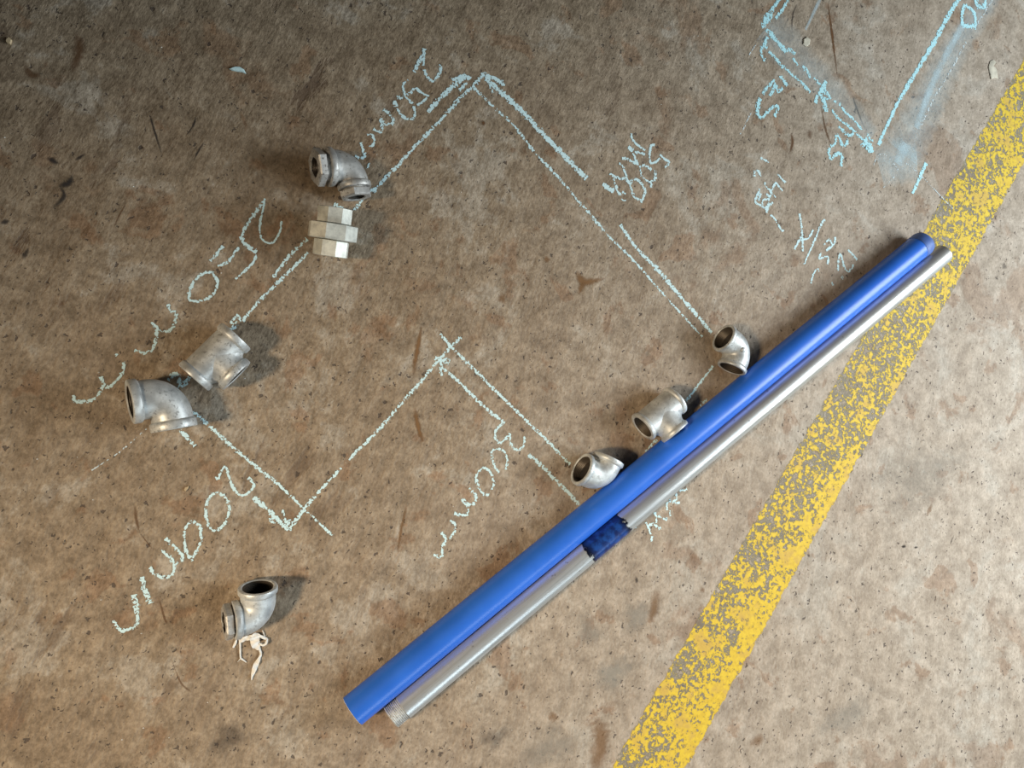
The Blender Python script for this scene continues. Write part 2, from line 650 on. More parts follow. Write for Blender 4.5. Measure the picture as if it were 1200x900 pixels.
def make_tee(px, py, ad, bd, ea, eb, **kw):
    a = elev(hdir(px, py, *ad), ea)
    b0 = elev(hdir(px, py, *bd), eb)
    b = (b0 - a * b0.dot(a)).normalized()
    return lambda C: tee_parts(C, a, b, **kw)


# ------------------------------------------------------------------ the floor
fv = [(-3, -3, 0), (3.6, -3, 0), (3.6, 3, 0), (-3, 3, 0)]
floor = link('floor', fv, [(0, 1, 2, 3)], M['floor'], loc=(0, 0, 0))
floor['kind'] = 'structure'
floor['label'] = 'brown stained and pitted concrete workshop floor'


# ------------------------------------------------------------------ flat marks on the floor (ribbons a fraction of a millimetre proud)
def smooth_line(pts, n):
    if len(pts) < 3:
        out = []
        for i in range(n + 1):
            s = i / n
            out.append((pts[0][0] * (1 - s) + pts[-1][0] * s, pts[0][1] * (1 - s) + pts[-1][1] * s))
        return out
    P = [pts[0]] + list(pts) + [pts[-1]]
    out = []
    for i in range(1, len(P) - 2):
        p0, p1, p2, p3 = P[i - 1], P[i], P[i + 1], P[i + 2]
        for j in range(n):
            t = j / n
            out.append(tuple(0.5 * (2 * p1[k] + (p2[k] - p0[k]) * t + (2 * p0[k] - 5 * p1[k] + 4 * p2[k] - p3[k]) * t * t
                                    + (3 * p1[k] - p0[k] - 3 * p2[k] + p3[k]) * t ** 3) for k in (0, 1)))
    out.append(pts[-1])
    return out


LAYER = [0]


def ribbon_data(pts3, half, dens, jit):
    """verts/faces/edge/dens of one ribbon along floor points"""
    v, f, e, d = [], [], [], []
    N = len(pts3)
    for i, p in enumerate(pts3):
        t = (pts3[min(N - 1, i + 1)] - pts3[max(0, i - 1)])
        t.z = 0
        t = t.normalized() if t.length > 0 else Vector((1, 0, 0))
        s = Vector((-t.y, t.x, 0))
        hw = (half[i] if isinstance(half, list) else half) * (1 + jit * random.uniform(-1, 1))
        dn = dens[i] if isinstance(dens, list) else dens
        for k in (-1, 0, 1):
            v.append(p + s * hw * k)
            e.append(float(k))
            d.append(dn)
        if i:
            b = i * 3
            for k in (0, 1):
                f.append((b - 3 + k, b - 2 + k, b + 1 + k, b + k))
    return v, f, e, d


def marks(name, strokes, mat, z, label=None, jit=0.25, dens=1.0, org=(0, 0), k=1.0, stuff=False, step=3.0, taper=False):
    """strokes: list of (points, width in px) on the photograph -> one mesh on the floor"""
    V, F, E, D = [], [], [], []
    for st in strokes:
        pts, w = st[0], st[1]
        dn = st[2] if len(st) > 2 else dens
        if mat in (M['chalk'], M['cyan']) and (w if not isinstance(w, (tuple, list)) else w[0]) < 3.9:
            dn += 0.09
        pts = [(org[0] + x / k, org[1] + y / k) for x, y in pts]
        ln = sum(math.dist(pts[i], pts[i + 1]) for i in range(len(pts) - 1))
        if len(pts) > 2:
            n = max(3, int(ln / step / (len(pts) - 1)))
        else:
            n = max(3, int(ln / step))
        sm = smooth_line(pts, n)
        LAYER[0] = (LAYER[0] + 1) % 7
        zz = z + LAYER[0] * 0.00001
        p3 = [at(x, y, zz) for x, y in sm]
        # a stroke goes on half its width past its end points
        t0 = (p3[0] - p3[1]).normalized()
        sc = FOC / (Vector((0, 0, CAM_H)) - p3[len(p3) // 2]).length
        ww = w if isinstance(w, (list, tuple)) else (w, w)
        half = [(ww[0] + (ww[1] - ww[0]) * i / (len(p3) - 1)) / 2 / sc for i in range(len(p3))]
        if taper:
            N_ = len(p3) - 1
            half = [h_ * (0.12 + 0.88 * math.sin(math.pi * min(0.97, max(0.03, i / N_))) ** 0.6) for i, h_ in enumerate(half)]
            dn = [dn * min(1.0, 0.15 + 2.6 * min(i, N_ - i) / N_) for i in range(N_ + 1)]
        v, f, e, d = ribbon_data(p3, half, dn, jit)
        b = len(V)
        V += v
        F += [tuple(q + b for q in ff) for ff in f]
        E += e
        D += d
    o = link(name, V, F, mat, floor, attrs={'edge': E, 'dens': D})
    if label:
        o['label'] = label
    return o


def blob(name, cx, cy, rx, ry, ang, mat, z, dens, label=None):
    """soft-edged patch lying on the floor"""
    V, F, E, D = [], [], [], []
    n = 28
    ca, sa = math.cos(math.radians(ang)), math.sin(math.radians(ang))
    rad = [1 + 0.18 * math.sin(3 * j * 2 * math.pi / n + cx) + 0.12 * math.sin(5 * j * 2 * math.pi / n + cy) for j in range(n)]
    for i in range(5):
        s = i / 4
        for j in range(n):
            a = j * 2 * math.pi / n
            x, y = rx * s * rad[j] * math.cos(a), ry * s * rad[j] * math.sin(a)
            V.append(at(cx + x * ca - y * sa, cy + x * sa + y * ca, z))
            E.append(s)
            D.append(dens)
    for i in range(4):
        for j in range(n):
            F.append((i * n + j, i * n + (j + 1) % n, (i + 1) * n + (j + 1) % n, (i + 1) * n + j))
    o = link(name, V, F, mat, floor, attrs={'edge': E, 'dens': D})
    if label:
        o['label'] = label
    return o


# yellow stripe, straight on the floor from beyond one edge of the frame to beyond the other
pa, pb = at(729.5, 875), at(1184.5, 94)
pc, pd = at(813, 885), at(1185, 219)
dl = (pb - pa).normalized()
dr = (pd - pc).normalized()
V, F, E, D = [], [], [], []
NL, NW = 240, 6
for i in range(NL + 1):
    s = -0.55 + 2.1 * i / NL
    L0 = pa.lerp(pb, s)
    # the matching point straight across
    R0 = pc + dr * (L0 - pc).dot(dr)
    for j in range(NW + 1):
        u = j / NW
        p = L0.lerp(R0, u)
        V.append(Vector((p.x, p.y, 0.00025)))
        E.append(2 * u - 1)
        ed = max(0.0, (u - 0.45) / 0.55) * (1.0 if 0.02 < s < 0.42 else 0.45)
        D.append(ed + 0.18 * math.sin(7.3 * s + 1) - 0.10)
    if i:
        for j in range(NW):
            a = (i - 1) * (NW + 1) + j
            F.append((a, a + 1, a + NW + 2, a + NW + 1))
o = link('yellow_stripe', V, F, M['stripe'], floor, attrs={'edge': E, 'dens': D})
o['label'] = 'worn yellow painted floor stripe, flaking to grey concrete'

# stains and scars of the concrete that have a shape of their own
def stain(pts, w, mat='stain', dens=0.7, name='floor_stain'):
    marks(name, [(pts, w, dens)], M[mat], 0.00008, jit=0.2, step=2.5, taper=True)


stain([(970, 2), (973, 25), (977, 55), (981, 88)], (4, 5), 'stain', 0.9, 'floor_gouge')
stain([(935, 3), (929, 18), (928, 41)], (3, 2), 'soil', 0.6, 'floor_gouge')
stain([(962, 122), (967, 150), (975, 172)], (3, 4), 'stain', 0.6, 'floor_gouge')
stain([(999, 112), (1005, 130), (1014, 152)], (4, 3), 'soil', 0.5, 'floor_gouge')
stain([(927, 156), (929, 168), (925, 180)], (6, 4), 'stain', 0.75)
stain([(948, 152), (950, 163)], (9, 7), 'stain', 0.45)
stain([(494, 382), (489, 410), (484, 440)], (7, 9), 'rust', 0.75)
stain([(486, 478), (490, 500), (496, 518)], (12, 6), 'rust', 0.75)
stain([(477, 590), (470, 622), (466, 648)], (7, 4), 'rust', 0.6)
stain([(676, 318), (684, 330), (710, 326)], (16, 8), 'rust', 0.7)
stain([(684, 330), (678, 346)], (12, 5), 'rust', 0.6)
stain([(585, 345), (592, 356)], (22, 12), 'rust', 0.55)
stain([(639, 300), (643, 308)], (11, 9), 'rust', 0.55)
stain([(176, 135), (180, 150), (190, 182)], (3, 3), 'soil', 0.7, 'floor_gouge')
stain([(230, 135), (226, 148), (217, 160)], (3, 2), 'soil', 0.7, 'floor_gouge')
stain([(240, 165), (232, 178), (227, 188)], (3, 2), 'soil', 0.7, 'floor_gouge')
stain([(148, 238), (140, 252), (133, 268)], (3, 2), 'stain', 0.6, 'floor_gouge')
stain([(565, 141), (568, 147)], (9, 9), 'stain', 0.8)
stain([(90, 40), (93, 60), (84, 85)], (15, 12), 'stain', 0.55)
stain([(27, 75), (38, 88), (47, 86)], (9, 9), 'stain', 0.55)
stain([(55, 185), (70, 192)], (9, 6), 'soil', 0.8)
stain([(88, 188), (100, 180)], (6, 4), 'soil', 0.7)
stain([(68, 218), (80, 215), (84, 205)], (10, 7), 'soil', 0.85)
stain([(62, 244), (75, 230), (70, 218)], (7, 6), 'soil', 0.7)
stain([(0, 262), (12, 258)], (9, 6), 'soil', 0.7)
stain([(26, 304), (34, 290)], (7, 6), 'soil', 0.6)
stain([(158, 592), (160, 610), (164, 625)], (5, 4), 'stain', 0.55, 'floor_gouge')
stain([(164, 625), (180, 645)], (2, 2), 'stain', 0.5, 'floor_gouge')
stain([(186, 700), (192, 722), (196, 732)], (3, 5), 'stain', 0.5, 'floor_gouge')
stain([(200, 770), (212, 800), (226, 812)], (2, 3), 'stain', 0.45, 'floor_gouge')
stain([(770, 690), (766, 715), (760, 730)], (22, 14), 'rust', 0.5)
stain([(700, 840), (704, 870), (695, 910)], (26, 34), 'rust', 0.55)
stain([(642, 838), (656, 842)], (16, 10), 'rust', 0.45)
stain([(820, 693), (826, 690)], (10, 8), 'rust', 0.4)
stain([(885, 862), (890, 875)], (24, 20), 'rust', 0.45)
stain([(1092, 590), (1086, 606)], (7, 5), 'rust', 0.4)
stain([(745, 676), (747, 684)], (6, 5), 'soil', 0.6)
stain([(1056, 641), (1062, 640)], (4, 5), 'soil', 0.8)
stain([(1071, 642), (1076, 641)], (3, 3), 'soil', 0.75)
stain([(1118, 627), (1113, 639)], (2, 2), 'soil', 0.5)
stain([(1174, 310), (1180, 314)], (10, 8), 'soil', 0.35)
for cx, cy, rx, ry, dn in ((270, 865, 34, 22, 0.35), (580, 865, 30, 16, 0.3)):
    blob('floor_stain', cx, cy, rx, ry, -25, M['soil'], 0.00006, dn)
for cx, cy, rx, ry, dn in ((718, 790, 34, 22, 0.55), (748, 722, 30, 20, 0.45), (690, 740, 20, 26, 0.35), (1075, 560, 70, 50, 0.30),
                           (640, 880, 60, 26, 0.35), (990, 840, 55, 22, 0.35)):
    blob('floor_stain', cx, cy, rx, ry, -35, M['grey'], 0.00005, dn)

# smudged chalk dust near the top right
marks('chalk_dust', [([(1165, -8), (1128, 45), (1105, 85), (1080, 135), (1058, 180)], (24, 54), 0.42),
                     ([(1128, 30), (1108, 66), (1090, 105), (1074, 150)], (9, 9), 0.75),
                     ([(1030, 195), (1052, 190), (1075, 192)], (48, 48), 0.5),
                     ([(1062, 168), (1052, 192)], (16, 12), 0.7),
                     ([(962, -3), (944, 35)], (5, 3), 0.75),
                     ([(900, 30), (940, 75), (985, 115), (1022, 160)], (56, 26), 0.3)],
      M['dust'], 0.00035, 'pale blue smudge of rubbed chalk dust', jit=0.1)

CH, FA, CY = M['chalk'], M['faint'], M['cyan']
ZC = 0.00045


def line(pts, w=5.0, mat=None, org=(0, 0), k=1.0, dens=1.0, label=None, name='chalk_line'):
    return marks(name, [(pts, w, dens)], mat or CH, ZC, label, org=org, k=k)


# the big outline
Z2 = dict(org=(400, 40), k=4.5)
Z5 = dict(org=(540, 70), k=2.727)
Z3 = dict(org=(80, 460), k=3.0)
Z4 = dict(org=(340, 380), k=3.103)
line([(165, 830), (300, 690), (400, 580), (520, 455), (640, 325), (700, 268), (758, 203)], 5.0, **Z2)
line([(36, 85), (110, 155), (170, 212), (240, 300), (320, 385), (385, 465)], 4.6, dens=0.92, **Z5)
line([(390, 465), (470, 560), (560, 650), (650, 752), (772, 886)], (4.6, 3.6), dens=0.92, **Z5)
marks('chalk_arrow', [([(455, 410), (520, 340), (600, 265), (662, 218)], 6.2, 1.1), ([(585, 243), (640, 222), (684, 236)], 5.5, 1.1), ([(622, 298), (662, 254)], 4, 1.0)],
      CH, ZC, 'short chalk arrow running up to the top corner', **Z2)
marks('chalk_arrow', [([(80, 60), (180, 150), (280, 255), (402, 380)], 7.2, 1.12), ([(75, 45), (142, 79)], 6.0, 1.1), ([(78, 55), (105, 105)], 4.5, 1.0)],
      CH, ZC, 'long thick chalk arrow pointing up to the top corner', **Z5)
line([(510, 527), (560, 600), (620, 660)], 5.0, **Z5)
line([(620, 660), (710, 765), (802, 872)], (6.2, 5.0), dens=1.08, **Z5)
line([(361, 296), (335, 322), (305, 352), (284, 376)], (4.5, 5.5))
line([(284, 372), (268, 390)], 8, dens=0.9)
line([(360, 280), (340, 299), (320, 325)], 5.0)
line([(391, 240), (402, 244)], 6.0)
line([(436, 222), (414, 247)], 4.0)
line([(270, 379), (280, 368)], 4.0)
marks('chalk_scribble', [([(197, 446), (206, 437), (214, 452), (222, 441)], 6, 1.0), ([(199, 438), (212, 446), (207, 456)], 4, 0.9)], CH, ZC, 'chalk scribble between the tee and the elbow at left')
line([(440, 65), (520, 140), (600, 210), (740, 325)], 5.0, **Z3)
line([(732, 316), (820, 400), (928, 502)], (4.4, 3.6), **Z3)
line([(392, 132), (446, 188)], 5.6, **Z3)
line([(275, 128), (185, 205), (82, 274)], (2.4, 2.0), FA, dens=1.15, **Z3)
marks('chalk_arrow', [([(652, 368), (720, 430), (775, 482)], 6.2, 1.1), ([(705, 452), (740, 450), (790, 458)], 7.5, 0.95), ([(752, 412), (772, 470)], 4, 0.95)],
      CH, ZC, 'short smudged chalk arrow pointing into the bottom corner', **Z3)
line([(775, 482), (830, 410), (880, 350), (960, 265)], (6.2, 4.4), **Z3)
line([(212, 492), (330, 375), (410, 280), (470, 215), (540, 130), (622, 48)], (4.6, 5.0), **Z4)
line([(545, 35), (590, 85), (680, 175), (760, 255), (880, 370), (960, 450), (1018, 510)], 4.8, **Z4)
marks('chalk_scribble', [([(523, 130), (552, 128), (578, 142)], 8, 0.98), ([(545, 155), (550, 188)], 4, 1.0), ([(540, 118), (552, 150)], 5, 1.0)], CH, ZC, 'chalk blot beside the middle corner', **Z4)
line([(550, 155), (620, 215), (700, 295), (780, 360)], 4.8, **Z4)
line([(865, 475), (900, 500), (960, 560), (1052, 656)], 5.6, dens=1.06, **Z4)
line([(835.5, 429), (804, 470)], 3.6)
line([(770, 515), (756, 529)], 4.0)
line([(820, 475), (829, 468)], 5.0, dens=0.9)

# writing
marks('chalk_writing', [
    ([(900, 130), (893, 172), (868, 212), (842, 214), (820, 195), (815, 150), (825, 95), (835, 42)], 2.8, 1.05),
    ([(835, 45), (800, 95), (760, 150), (745, 190)], 4.8), ([(745, 190), (752, 216), (778, 236), (804, 250)], 5.4, 1.1), ([(802, 262), (782, 300), (720, 357)], 3.2),
    ([(735, 230), (705, 270), (688, 291), (650, 306)], 4.2), ([(672, 228), (642, 265), (622, 287)], 5.0),
    ([(630, 330), (650, 370), (635, 410), (600, 438), (545, 441), (540, 410), (555, 370), (590, 336), (630, 330)], 4.2),
    ([(455, 455), (468, 482), (488, 490), (476, 545), (448, 562), (414, 550), (394, 524)], 4.4), ([(414, 552), (402, 618), (372, 646), (325, 634)], 4.4),
    ([(283, 678), (280, 715), (252, 757), (212, 786)], 4.2), ([(250, 650), (258, 656)], 3.5), ([(186, 740), (206, 755), (196, 790), (165, 826), (122, 836), (90, 832), (90, 810)], 4.6)],
    CH, ZC, 'chalk writing 250 mm at far left', org=(60, 220), k=3.3333)
marks('chalk_writing', [
    ([(480, 222), (510, 160), (540, 110), (546, 66)], 4.6, 1.1), ([(546, 70), (543, 180)], 3.4), ([(548, 205), (562, 248), (604, 283), (640, 245), (656, 200), (644, 172)], 3.6),
    ([(440, 272), (408, 305), (415, 355), (428, 385), (470, 430)], 3.8), ([(364, 388), (400, 390), (440, 368), (490, 330)], 4.4, 0.9), ([(490, 325), (530, 360), (580, 380)], 3.4),
    ([(570, 380), (545, 412), (500, 440)], 3.6), ([(476, 445), (487, 490), (470, 530), (430, 530), (390, 500), (368, 460)], 3.8), ([(350, 410), (356, 450)], 5, 1.1),
    ([(275, 470), (310, 490), (345, 535), (330, 562), (290, 565), (262, 530)], 4.6), ([(262, 525), (270, 585), (262, 615), (235, 610), (212, 595)], 4.6),
    ([(170, 635), (200, 635), (216, 668), (206, 706), (180, 708)], 4.2), ([(132, 685), (140, 730), (155, 775), (125, 788), (90, 776)], 4.4), ([(188, 822), (168, 862)], 3.2)],
    CH, ZC, 'chalk writing 250 mm at the top, beside the short arrow', org=(400, 45), k=5.625)
ZA = dict(org=(690, 140), k=8.18)
marks('chalk_writing', [
    ([(635, 245), (598, 250), (585, 320), (582, 375), (598, 415), (640, 408), (680, 370)], 3.2, 1.05), ([(682, 335), (725, 378), (775, 410), (730, 462)], 3.4, 1.05),
    ([(485, 458), (540, 438), (600, 485)], 4.2), ([(490, 465), (505, 540), (560, 590), (600, 600), (640, 560), (632, 480)], 4.2), ([(600, 600), (598, 655)], 3.2),
    ([(405, 600), (440, 570), (490, 595), (530, 660), (535, 715), (500, 770), (450, 755), (418, 700), (402, 640), (408, 590)], 4.2), ([(512, 765), (498, 795)], 3),
    ([(410, 135), (415, 185), (460, 240), (510, 275), (540, 298)], 3.0, 1.05), ([(378, 262), (425, 300)], 6.0, 1.2), ([(440, 315), (500, 320), (540, 338)], 3.4),
    ([(425, 320), (450, 385), (475, 440)], 4.0), ([(318, 372), (375, 380), (425, 412), (470, 425)], 3.6), ([(290, 420), (325, 440), (345, 500), (365, 545)], 3.4),
    ([(200, 518), (250, 548), (310, 570), (370, 555)], 3.8), ([(235, 560), (262, 640), (280, 695), (310, 725)], 3.8), ([(330, 555), (375, 590), (395, 625)], 3.6),
    ([(132, 620), (185, 655), (242, 688)], 6.0, 1.2), ([(320, 692), (352, 716)], 4, 1.1), ([(312, 760), (340, 778), (362, 768)], 1.8, 0.9)],
    CH, ZC, 'chalk writing 500 MM beside the long arrow', **ZA)
marks('chalk_writing', [
    ([(525, 302), (548, 262), (557, 270), (570, 312), (590, 350), (615, 362), (642, 345), (652, 320), (632, 300)], 3.4, 1.05), ([(518, 303), (532, 296)], 4.5, 1.1),
    ([(520, 350), (553, 368), (566, 410), (552, 458), (517, 486), (490, 462), (484, 405), (498, 366), (520, 350)], 4.0),
    ([(430, 452), (462, 470), (466, 515), (450, 560), (430, 582), (412, 545), (407, 490), (430, 452)], 4.2), ([(430, 575), (438, 592)], 3.5),
    ([(342, 512), (380, 548), (404, 580), (380, 600), (358, 590)], 5.0), ([(328, 553), (368, 592), (370, 632), (338, 650), (300, 635), (288, 612)], 4.6),
    ([(258, 648), (268, 690), (288, 742)], 6.0), ([(232, 710), (240, 752)], 8.0), ([(238, 750), (245, 795), (232, 824), (186, 836), (160, 800)], 5.0)],
    CH, ZC, 'chalk writing 200 mm at lower left, above the small elbow', **Z3)
marks('chalk_writing', [
    ([(445, 120), (412, 150), (408, 190), (432, 222), (470, 190), (484, 170)], 4.6), ([(484, 170), (490, 230), (515, 256), (555, 240), (562, 186)], 4.2),
    ([(420, 252), (450, 262), (470, 310), (462, 362)], 3.6, 0.95), ([(420, 252), (388, 270), (400, 335), (425, 378)], 4.0), ([(340, 348), (378, 370), (400, 430), (385, 468)], 4.2),
    ([(340, 350), (308, 385), (308, 420), (328, 468), (345, 490), (374, 496)], 4.2), ([(268, 460), (305, 500), (302, 528)], 4.6), ([(232, 515), (258, 545), (300, 540)], 5.4, 1.05),
    ([(262, 548), (262, 600), (228, 600), (190, 592)], 4.4), ([(168, 630), (195, 652), (190, 690), (165, 725)], 3.6, 0.95), ([(120, 690), (148, 725)], 5, 1.05), ([(148, 725), (130, 775), (125, 820), (80, 812)], 4.4)],
    CH, ZC, 'chalk writing 300 mm in the middle of the floor', org=(490, 470), k=4.5)
marks('chalk_writing', [
    ([(1040, 88), (1075, 98), (1100, 85)], 4.0), ([(1010, 120), (1022, 160), (992, 192), (1045, 195)], 3.6), ([(948, 165), (975, 182), (945, 195), (945, 252)], 3.6), ([(962, 255), (972, 298)], 4.0),
    ([(850, 268), (860, 330), (845, 375)], 3.6), ([(852, 362), (885, 402), (895, 378)], 4.6), ([(875, 292), (938, 328), (940, 308)], 4.0), ([(782, 345), (808, 410), (815, 442)], 3.6), ([(800, 372), (842, 355)], 3.6), ([(828, 455), (822, 498)], 3.4), ([(698, 378), (702, 392)], 2.6)],
    CH, ZC, 'last letters mm of chalk writing half hidden under the galvanised pipe', org=(640, 560), k=6.667)

# older drawing at the top right
Z6 = dict(org=(850, 0), k=3.429)
Z62 = dict(org=(870, 0), k=6.92)
Z63 = dict(org=(860, 80), k=6.667)
line([(945, -16), (890, 75), (830, 185), (760, 300), (690, 420), (615, 582)], (6, 4), CY, dens=1.1, **Z6)
line([(968, 168), (900, 292), (840, 392), (788, 502)], 3.0, FA, dens=1.15, **Z6)
line([(1078, -10), (1035, 62), (1000, 112)], 3.0, FA, dens=1.15, **Z6)
marks('chalk_writing', [([(785, 32), (762, 110), (770, 165)], 4.6, 1.1), ([(790, 35), (840, 75), (858, 130), (858, 185)], 4.6, 1.1), ([(755, 172), (800, 182), (862, 188)], 5.0, 1.1),
                        ([(868, -10), (868, 35), (900, 55), (928, 30), (928, -10)], 5.0, 1.1)], CY, ZC, 'pale blue chalk digits cut by the top edge of the picture', org=(1000, 0), k=6.0)
marks('chalk_line', [([(305, -10), (262, 50), (225, 110)], 5), ([(372, -5), (345, 50), (310, 100), (272, 150)], 4), ([(215, 105), (190, 160), (178, 200), (155, 205)], 7, 1.05), ([(240, 110), (200, 180)], 6, 0.95)], CY, ZC, 'pair of pale blue chalk strokes meeting at a corner', **Z62)
marks('chalk_line', [([(195, 238), (260, 310), (310, 370), (365, 425)], 6.5, 1.1), ([(370, 390), (430, 436)], 5), ([(410, 470), (450, 530)], 3.5), ([(488, 535), (530, 585), (552, 632)], 4.5), ([(582, 630), (630, 690)], 4.5), ([(670, 730), (718, 800)], 4), ([(742, 818), (760, 830)], 3), ([(785, 845), (830, 900)], 3.4)], CY, ZC, 'dashed pale blue chalk line of the old drawing', **Z62)
marks('chalk_line', [([(215, 415), (275, 480), (335, 550)], 5.4), ([(345, 550), (410, 610), (480, 670), (552, 748)], 4.0, 1.05)], CY, ZC, **Z62)
line([(190, 290), (150, 288), (110, 360), (45, 460)], 1.8, FA, org=(870, 0), k=6.92, dens=1.1)
marks('chalk_scribble', [([(205, 300), (180, 360), (200, 395)], 5), ([(155, 375), (155, 440), (185, 495)], 4.6), ([(200, 340), (165, 385)], 4)], CY, ZC, **Z62)
marks('chalk_scribble', [([(722, 100), (690, 170), (665, 210)], 6.5, 1.15), ([(655, 210), (638, 272)], 5, 1.15), ([(690, 180), (735, 205), (758, 240)], 4), ([(680, 225), (710, 270), (720, 340)], 7, 1.0), ([(740, 240), (700, 240)], 4)], CY, ZC, 'pale blue chalk blot midway along the old drawing', **Z63)
line([(762, 315), (810, 385), (880, 440), (955, 505), (1020, 570)], 4.0, CY, **Z63)
line([(825, 270), (870, 340), (935, 400), (1000, 480)], 3.0, CY, **Z63)
marks('chalk_scribble', [([(1020, 560), (1060, 600), (1075, 660)], 8, 1.1), ([(990, 600), (1050, 590)], 6), ([(1040, 510), (1085, 575)], 4.5), ([(1030, 630), (1075, 620)], 5)], CY, ZC, **Z63)
marks('chalk_writing', [([(350, 290), (340, 335), (318, 378)], 4.4), ([(345, 292), (305, 300), (260, 345), (212, 388), (180, 345)], 4.2), ([(208, 235), (190, 280), (185, 345)], 6.0, 1.1),
                        ([(225, 200), (262, 150), (310, 95)], 4.4), ([(310, 85), (318, 140), (280, 215)], 4.4, 1.05), ([(330, 130), (345, 185), (380, 150)], 4.2), ([(360, 55), (418, 138)], 4.8)], CY, ZC, 'pale blue chalk figure 5 on the left of the old drawing', **Z63)
line([(150, 325), (110, 395), (80, 460), (50, 515)], 2.6, FA, org=(860, 80), k=6.667, dens=1.15)
marks('chalk_writing', [([(835, 765), (845, 670), (790, 680), (760, 710), (742, 660), (748, 620)], 4.4, 1.05), ([(755, 608), (790, 590), (808, 510)], 4.2), ([(810, 520), (835, 570), (850, 610), (885, 590), (888, 550)], 4.0), ([(818, 455), (855, 490), (890, 520), (925, 520), (930, 485)], 4.2)], CY, ZC, 'pale blue chalk figure 5 below the old drawing', **Z63)
ZH = dict(org=(870, 170), k=5.294)
marks('chalk_writing', [([(112, 80), (140, 92), (162, 112)], 3), ([(75, 195), (76, 165), (100, 162), (112, 195)], 3), ([(215, 178), (268, 235)], 3.2), ([(138, 230), (155, 270), (180, 280)], 2.8), ([(208, 230), (175, 300), (150, 420)], 3),
                        ([(205, 230), (250, 285)], 3), ([(160, 270), (208, 325)], 3), ([(108, 272), (90, 320), (80, 350), (115, 375), (150, 400)], 3.4), ([(115, 300), (100, 345)], 3), ([(150, 300), (165, 330), (125, 345), (135, 390), (190, 355)], 3), ([(175, 432), (210, 470), (240, 525), (258, 530)], 2.8)],
      CH, ZC, 'thin chalk figures 148 above the end of the blue pipe', **ZH)
marks('chalk_writing', [([(355, 425), (368, 520), (376, 660)], 3.2), ([(438, 525), (412, 575), (365, 590)], 2.8), ([(368, 565), (322, 645)], 3.2), ([(515, 470), (495, 480), (440, 610), (382, 740)], 2.8), ([(540, 580), (505, 620)], 3), ([(575, 570), (570, 610), (520, 655)], 3), ([(545, 590), (560, 620)], 3), ([(490, 665), (475, 705), (530, 690), (528, 740)], 3.2), ([(592, 780), (598, 700), (612, 680), (630, 750), (655, 785), (682, 760), (686, 738)], 3.2),
                        ([(655, 650), (712, 712)], 3), ([(475, 785), (465, 768), (440, 800), (425, 858)], 2.6), ([(615, 815), (628, 830)], 4), ([(555, 850), (562, 872)], 3)],
      CH, ZC, 'thin chalk figures with a slash just above the blue pipe', **ZH)
marks('chalk_line', [([(808, 655), (752, 778)], (4.5, 3.5), 1.15)], CY, ZC, 'short thick pale blue chalk stroke beside the yellow stripe', **Z6)
line([(690, 700), (635, 755)], 1.8, FA, dens=1.1, **Z6)
line([(720, 650), (780, 700), (860, 782), (915, 838)], 2.0, FA, dens=1.15, **Z6)
line([(598, 665), (608, 632), (635, 618), (668, 648), (695, 682)], 2.2, FA, dens=1.15, **Z6)

# ------------------------------------------------------------------ the two pipes
RB, RS = 0.0208, 0.0172


def pipe_axis(p0, p1, z):
    return at(*p0, z), at(*p1, z)


b0, b1 = pipe_axis((413, 833.5), (1083, 284), RB)
bd_ = (b1 - b0).normalized()
bl = (b1 - b0).length
blue = thing('blue_pipe', 'long blue plastic coated pipe lying across the floor with a dull end cap', 'pipe', (b0.x, b0.y, 0))


def pipe_part(name, root, P, d, prof, mat, n=56, smooth=38, attrs=None):
    m = MB()
    m.lathe(P, d, prof, n)
    o = link(name, m.v, m.f, mat, root, smooth)
    if attrs:
        a_ = o.data.attributes.new('dens', 'FLOAT', 'POINT')
        a_.data.foreach_set('value', attrs)
    return o


CAPL = 0.022
pipe_part('pipe_barrel', blue, b0, bd_, [(0.0, RB - 0.0012), (0.0006, RB)] + [(bl * i / 12, RB) for i in range(1, 12)] + [(bl - 0.004, RB), (bl - 0.003, RB - 0.003)], M['blue'])
o = pipe_part('cut_end', blue, b0, bd_, [(0.0, RB - 0.0012), (-0.0003, RB - 0.0016), (-0.0003, RB - 0.0048), (0.0005, RB - 0.0052)], M['ptfe'])
o['label'] = 'pale bare cut edge of the blue pipe'
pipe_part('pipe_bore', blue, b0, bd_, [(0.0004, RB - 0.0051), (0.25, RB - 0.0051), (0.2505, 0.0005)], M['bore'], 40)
o = pipe_part('end_cap', blue, b0, bd_, [(bl - CAPL, RB - 0.0004), (bl - CAPL, RB + 0.0004), (bl - CAPL + 0.0008, RB + 0.0007), (bl - 0.006, RB + 0.0006), (bl - 0.0022, RB - 0.0005), (bl - 0.0006, RB - 0.0030), (bl, RB - 0.007), (bl, 0.0004)], M['cap'])
o['label'] = 'dull violet blue plastic end cap'

# galvanised pipe, parallel, touching or nearly touching the blue one
s0, s1 = pipe_axis((457.5, 840.5), (1104, 295.5), RS)
side = Vector((bd_.y, -bd_.x, 0))
need = math.sqrt((RB + RS) ** 2 - (RB - RS) ** 2) + 0.0008
for s_, nm in ((s0, 'near'), (s1, 'far')):
    gap = (s_ - b0).dot(side)
    print('pipe spacing', nm, round(gap, 4), 'need', round(need, 4))
    if gap < need:
        s_ += side * (need - gap)
sd_ = (s1 - s0).normalized()
sl = (s1 - s0).length
silver = thing('galvanised_pipe', 'slimmer galvanised steel pipe lying along the lower side of the blue pipe', 'pipe', (s0.x, s0.y, 0))
TH = 0.020
pipe_part('pipe_barrel', silver, s0, sd_, [(TH, RS)] + [(TH + (sl - TH) * i / 12, RS) for i in range(1, 12)] + [(sl - 0.0008, RS), (sl, RS - 0.0008), (sl, RS - 0.0034), (sl - 0.001, RS - 0.0036)], M['pipe'])
